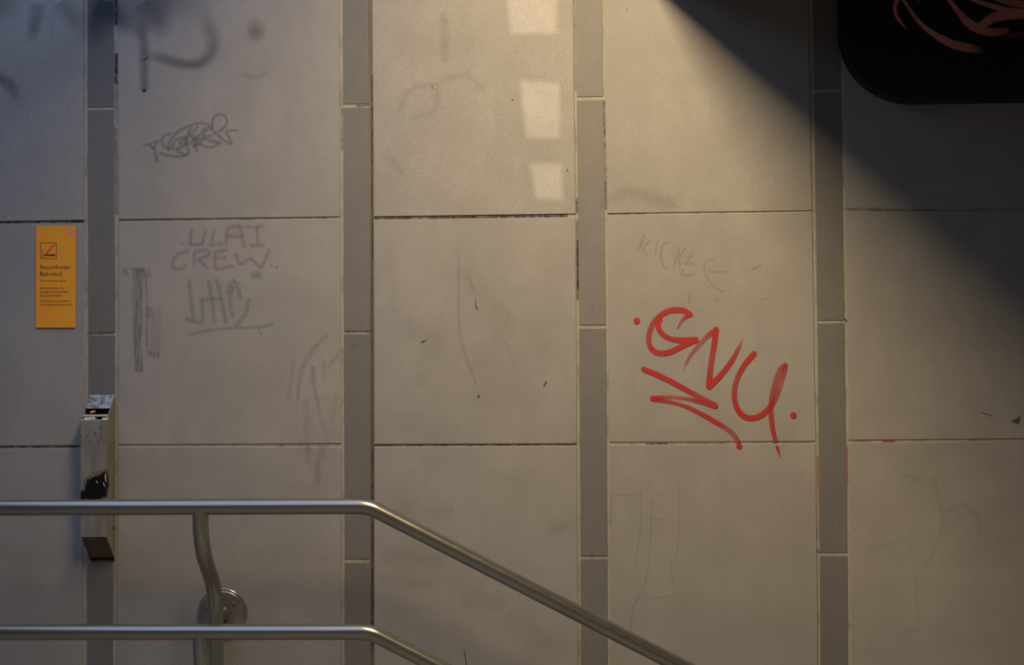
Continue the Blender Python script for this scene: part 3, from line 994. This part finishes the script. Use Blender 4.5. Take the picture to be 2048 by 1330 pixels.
# ------------------------------------------------------------------ wall ashtray
XR_, XL_ = at(230.5, 1000).x, at(177.5, 1000).x
YF = solve_y(213, 950, XR_)
YF = min(YF, -0.05)
XL_ = at(161.4, 950, YF).x
XR_ = at(213.2, 950, YF).x
zft, zfb = at(190, 841.4, YF).z, at(190, 1074, YF).z
zbt, zbb = at(200, 790).z, at(200, 1121).z
print('ashtray', YF, XR_ - XL_, zft - zfb)
ash = tag(empty('wall_ashtray', Vector(((XL_ + XR_) / 2, 0, zbb))), 'tall narrow steel wall ashtray with burnt front, behind the handrail', 'ashtray')


def ash_mat():
    mt, nt, b = new_mat('scuffed_steel')
    tcn = nd(nt, 'ShaderNodeTexCoord')
    tc = tcn.outputs['Object']
    base = mix(nt, (0.36, 0.325, 0.255), (0.27, 0.245, 0.185), ramp(nt, noise(nt, tc, 40, 4, 0.6, (1, 1, 0.25)), 0.35, 0.7))
    base = mix(nt, base, (0.22, 0.15, 0.09), ramp(nt, noise(nt, tc, 55, 4, 0.7), 0.62, 0.75))
    # scuffs on the upper front: dark small marks within a band of heights
    sep = nd(nt, 'ShaderNodeSeparateXYZ')
    nt.links.new(tc, sep.inputs[0])
    zz = sep.outputs[2]
    zs0, zs1 = at(190, 895, YF).z, at(190, 850, YF).z
    band = nd(nt, 'ShaderNodeMath', operation='MULTIPLY')
    nt.links.new(ramp(nt, zz, zs0, zs0 + 0.02), band.inputs[0])
    nt.links.new(ramp(nt, zz, zs1, zs1 - 0.01), band.inputs[1])
    sc = nd(nt, 'ShaderNodeMath', operation='MULTIPLY')
    front = nd(nt, 'ShaderNodeMath', operation='MULTIPLY')
    nt.links.new(band.outputs[0], front.inputs[0])
    nt.links.new(ramp(nt, sep.outputs[1], YF + 0.004, YF + 0.002), front.inputs[1])
    nt.links.new(front.outputs[0], sc.inputs[0])
    nt.links.new(ramp(nt, noise(nt, tc, 130, 2, 0.5), 0.58, 0.66), sc.inputs[1])
    base = mix(nt, base, (0.05, 0.045, 0.045), sc.outputs[0])
    # burnt patch on the front, tapering up to the right
    c = at(193, 976, YF)
    sub = nd(nt, 'ShaderNodeVectorMath', operation='SUBTRACT')
    nt.links.new(tc, sub.inputs[0])
    sub.inputs[1].default_value = (c.x, YF, c.z)
    rotn = nd(nt, 'ShaderNodeMapping')
    rotn.inputs['Rotation'].default_value = (0, math.radians(38), 0)
    nt.links.new(sub.outputs[0], rotn.inputs[0])
    sca = nd(nt, 'ShaderNodeVectorMath', operation='MULTIPLY')
    nt.links.new(rotn.outputs[0], sca.inputs[0])
    sca.inputs[1].default_value = (1 / 0.050, 1 / 0.022, 1 / 0.030)
    nz = nd(nt, 'ShaderNodeTexNoise')
    nz.inputs['Scale'].default_value = 45
    nt.links.new(tc, nz.inputs['Vector'])
    add = nd(nt, 'ShaderNodeVectorMath', operation='MULTIPLY_ADD')
    nt.links.new(nz.outputs[1], add.inputs[0])
    add.inputs[1].default_value = (1.3, 0.0, 1.3)
    nt.links.new(sca.outputs[0], add.inputs[2])
    off = nd(nt, 'ShaderNodeVectorMath', operation='SUBTRACT')
    nt.links.new(add.outputs[0], off.inputs[0])
    off.inputs[1].default_value = (0.65, 0, 0.65)
    ln = nd(nt, 'ShaderNodeVectorMath', operation='LENGTH')
    nt.links.new(off.outputs[0], ln.inputs[0])
    rim = ramp(nt, ln.outputs['Value'], 1.45, 0.85)
    core = ramp(nt, ln.outputs['Value'], 0.98, 0.82)
    base = mix(nt, base, (0.17, 0.10, 0.05), rim)
    base = mix(nt, base, (0.008, 0.008, 0.008), core)
    nt.links.new(base, b.inputs['Base Color'])
    b.inputs['Metallic'].default_value = 0.45
    b.inputs['Roughness'].default_value = 0.42
    return mt


M_ASH = ash_mat()
M_ASHD = plain_mat('dark_inside', (0.02, 0.018, 0.016), 0.9, 0, 0.3, 60)  # near-black colour for back plate, tray and lock
M_LID = plain_mat('scratched_lid_steel', (0.30, 0.29, 0.285), 0.38, 0.6, 0.6, 45, 0.5, 0.6)
_lt = M_LID.node_tree
_lc = nd(_lt, 'ShaderNodeTexCoord').outputs['Object']
_la = mix(_lt, (0.10, 0.095, 0.09), (0.34, 0.325, 0.30), ramp(_lt, noise(_lt, _lc, 70, 4, 0.65), 0.38, 0.60))
_la = mix(_lt, _la, (0.60, 0.57, 0.52), ramp(_lt, noise(_lt, _lc, 120, 3, 0.6, (1, 1, 1.6)), 0.60, 0.70))
_lt.links.new(_la, _lt.nodes['Principled BSDF'].inputs['Base Color'])
M_RUST = plain_mat('rusty_underside', (0.13, 0.09, 0.06), 0.7, 0.3, 0.5, 60)
T = 0.0016
# shell: front and two sloping-cut sides
bm = bmesh.new()
add_box(bm, (XL_, YF, zfb), (XR_, YF + T, zft))
for xs in (XL_, XR_ - T):
    prof = [(YF + T, zft), (0.0, zbt), (0.0, zbb), (YF + T, zfb)]
    add_loops(bm, [[Vector((xs, y, zz)) for y, zz in prof], [Vector((xs + T, y, zz)) for y, zz in prof]])
from_bm('body', bm, M_ASH, ash)
bm = bmesh.new()
for pts in ([(191, 961.5), (193, 961), (196.5, 966), (195, 967)], [(205.5, 965), (207.5, 964.5), (210.5, 973), (209, 974)], [(209, 953), (212, 944), (212.6, 966), (210.8, 962)], [(186, 950), (188, 948), (188.5, 951), (187, 952)]):
    add_loops(bm, [[at(u, v, YF - 0.0003) for u, v in pts], [at(u, v, YF + 0.0002) for u, v in pts]])
tag(from_bm('bare_scratches', bm, plain_mat('bare_metal', (0.62, 0.58, 0.50), 0.4, 0.3), ash), kind='stuff')
bm = bmesh.new()
add_box(bm, (XL_ + T, -0.002, zbb), (XR_ - T, -0.0002, zbt - 0.001))
from_bm('back_plate', bm, M_ASHD, ash)
# sloping top: lid above, slot, cross bar, slot
sl = lambda s: Vector((0, YF * (1 - s), zft + (zbt - zft) * s))       # s = 0 front edge .. 1 wall


def sloped(bm, s0, s1, lift=0.0008, th=0.0016):
    a, b = sl(s0), sl(s1)
    nrm = Vector((0, -(zbt - zft), -YF)).normalized() if False else Vector((0, (zft - zbt), -YF)).normalized()
    if nrm.z < 0: nrm = -nrm
    pts = [a + nrm * lift, b + nrm * lift, b + nrm * (lift - th), a + nrm * (lift - th)]
    add_loops(bm, [[Vector((XL_ + T * 0.5, p.y, p.z)) for p in pts], [Vector((XR_ - T * 0.5, p.y, p.z)) for p in pts]])


bm = bmesh.new(); sloped(bm, 0.46, 1.0, 0.0012, 0.002); from_bm('lid', bm, M_LID, ash)
bm = bmesh.new(); sloped(bm, 0.155, 0.235); from_bm('stub_bar', bm, M_ASH, ash)
bm = bmesh.new(); sloped(bm, 0.0, 0.035); from_bm('front_lip', bm, M_ASH, ash)
bm = bmesh.new()
trz = zft - 0.012
add_box(bm, (XL_ + T, YF + T, trz - 0.002), (XR_ - T, -0.002, trz))
from_bm('tray', bm, M_ASHD, ash)
# open sloping underside
bm = bmesh.new()
pts = [(YF + T, zfb + 0.012), (-0.002, zbb + 0.012), (-0.002, zbb + 0.009), (YF + T, zfb + 0.009)]
add_loops(bm, [[Vector((XL_ + T, y, zz)) for y, zz in pts], [Vector((XR_ - T, y, zz)) for y, zz in pts]])
from_bm('bottom_flap', bm, M_RUST, ash)
bm = bmesh.new()
kx, ky, kz = XR_, YF * 0.28, at(226, 1055, YF * .28).z
add_box(bm, (kx - 0.0006, ky - 0.0035, kz - 0.008), (kx + 0.0006, ky + 0.0035, kz + 0.004))
from_bm('lock', bm, M_ASHD, ash)
M_CORK = plain_mat('cigarette_cork', (0.62, 0.36, 0.12), 0.7)
M_BUTT = plain_mat('cigarette_paper', (0.70, 0.64, 0.55), 0.7)
GB = 'cigarette butts in the wall ashtray'
for x, y, rz, mat, lab, el in ((184, 824.5, 1.25, M_CORK, 'orange cigarette butt alone in the upper ashtray slot', .30), (171.5, 838.3, 0.25, M_BUTT, 'white cigarette butt at the left end of the lower ashtray slot', .1),
                               (180.5, 837.6, 0.5, M_BUTT, 'left of two adjoining pale butts mid lower ashtray slot', .1), (186, 837.2, 1.0, M_BUTT, 'right of two adjoining pale butts mid lower ashtray slot', .1),
                               (208, 838.5, 0.3, M_BUTT, 'white cigarette butt at the right end of the lower ashtray slot', .1)):
    s0 = 0.34 if y < 830 else 0.1
    yb = YF * (1 - s0) + 0.004
    c = at(x, y, yb)
    c.z = max(c.z, trz + 0.0045)
    dr = Vector((math.cos(rz), math.sin(rz), el * .3)).normalized()
    Lc = 0.016
    bm = bmesh.new()
    add_tube(bm, [c - dr * Lc * .3, c - dr * Lc * .27, c + dr * Lc * .65, c + dr * Lc * .7], [0.0032, 0.0038, 0.0038, 0.003], 12)
    tag(smooth_by_angle(from_bm('cigarette_butt', bm, mat)), lab, 'cigarette butt', GB)

# ------------------------------------------------------------------ added gobo light for the three bright wall patches (outside the frame)
M_GOBO = plain_mat('gobo_housing', (0.05, 0.05, 0.05), 0.5, 0.5)
sp = tag(empty('added_patch_lamp', GOBO), 'added unseen gobo light that throws three bright patches on the wall', 'lamp')
K = 0.12
quads = [[(1012, -30), (1116, -30), (1113, 66), (1022, 68)], [(1041, 161), (1119, 166), (1119, 277), (1053, 275)], [(1061, 328), (1122, 326), (1126, 399), (1073, 397)]]
bm = bmesh.new()
holes = [[GOBO + (at(*c) - GOBO) * K for c in q] for q in quads]
cen = GOBO + (gobo_target - GOBO) * K
ax = Vector((1, 0, 0)); az = Vector((0, 0, 1))
# gobo plate = outer rectangle with three openings, parallel to the wall
xs0, xs1 = cen.x - 0.09, cen.x + 0.09
rows_ = sorted(holes, key=lambda h: -h[0].z)
ztop = cen.z + 0.11
Yp = holes[0][0].y
vv = lambda p: bm.verts.new(p)
prev = (Vector((xs0, Yp, ztop)), Vector((xs1, Yp, ztop)))
for h in rows_:
    tl, tr, br, bl = h
    for quad in ([prev[0], prev[1], Vector((xs1, Yp, tr.z)), tr, tl, Vector((xs0, Yp, tl.z))],
                 [Vector((xs0, Yp, tl.z)), tl, bl, Vector((xs0, Yp, bl.z))], [tr, Vector((xs1, Yp, tr.z)), Vector((xs1, Yp, br.z)), br]):
        bm.faces.new([vv(p) for p in quad])
    prev = (Vector((xs0, Yp, bl.z)), Vector((xs1, Yp, br.z)))
    last = (bl, br)
    # strip under this opening starts with the opening's own lower corners
    prev_pts = [Vector((xs0, Yp, bl.z)), bl, br, Vector((xs1, Yp, br.z))]
    zmin = min(bl.z, br.z) - 0.001
    bm.faces.new([vv(p) for p in (prev_pts + [Vector((xs1, Yp, zmin)), Vector((xs0, Yp, zmin))])])
    prev = (Vector((xs0, Yp, zmin)), Vector((xs1, Yp, zmin)))
bm.faces.new([vv(p) for p in (prev[0], prev[1], Vector((xs1, Yp, cen.z - 0.13)), Vector((xs0, Yp, cen.z - 0.13)))])
bmesh.ops.remove_doubles(bm, verts=bm.verts, dist=1e-5)
from_bm('gobo_plate', bm, M_GOBO, sp)
bm = bmesh.new()
add_tube(bm, [Vector((GOBO.x, GOBO.y, ZC)), Vector((GOBO.x, GOBO.y - 0.02, GOBO.z + 0.03))], 0.012, 12)
from_bm('gobo_stem', bm, M_GOBO, sp)
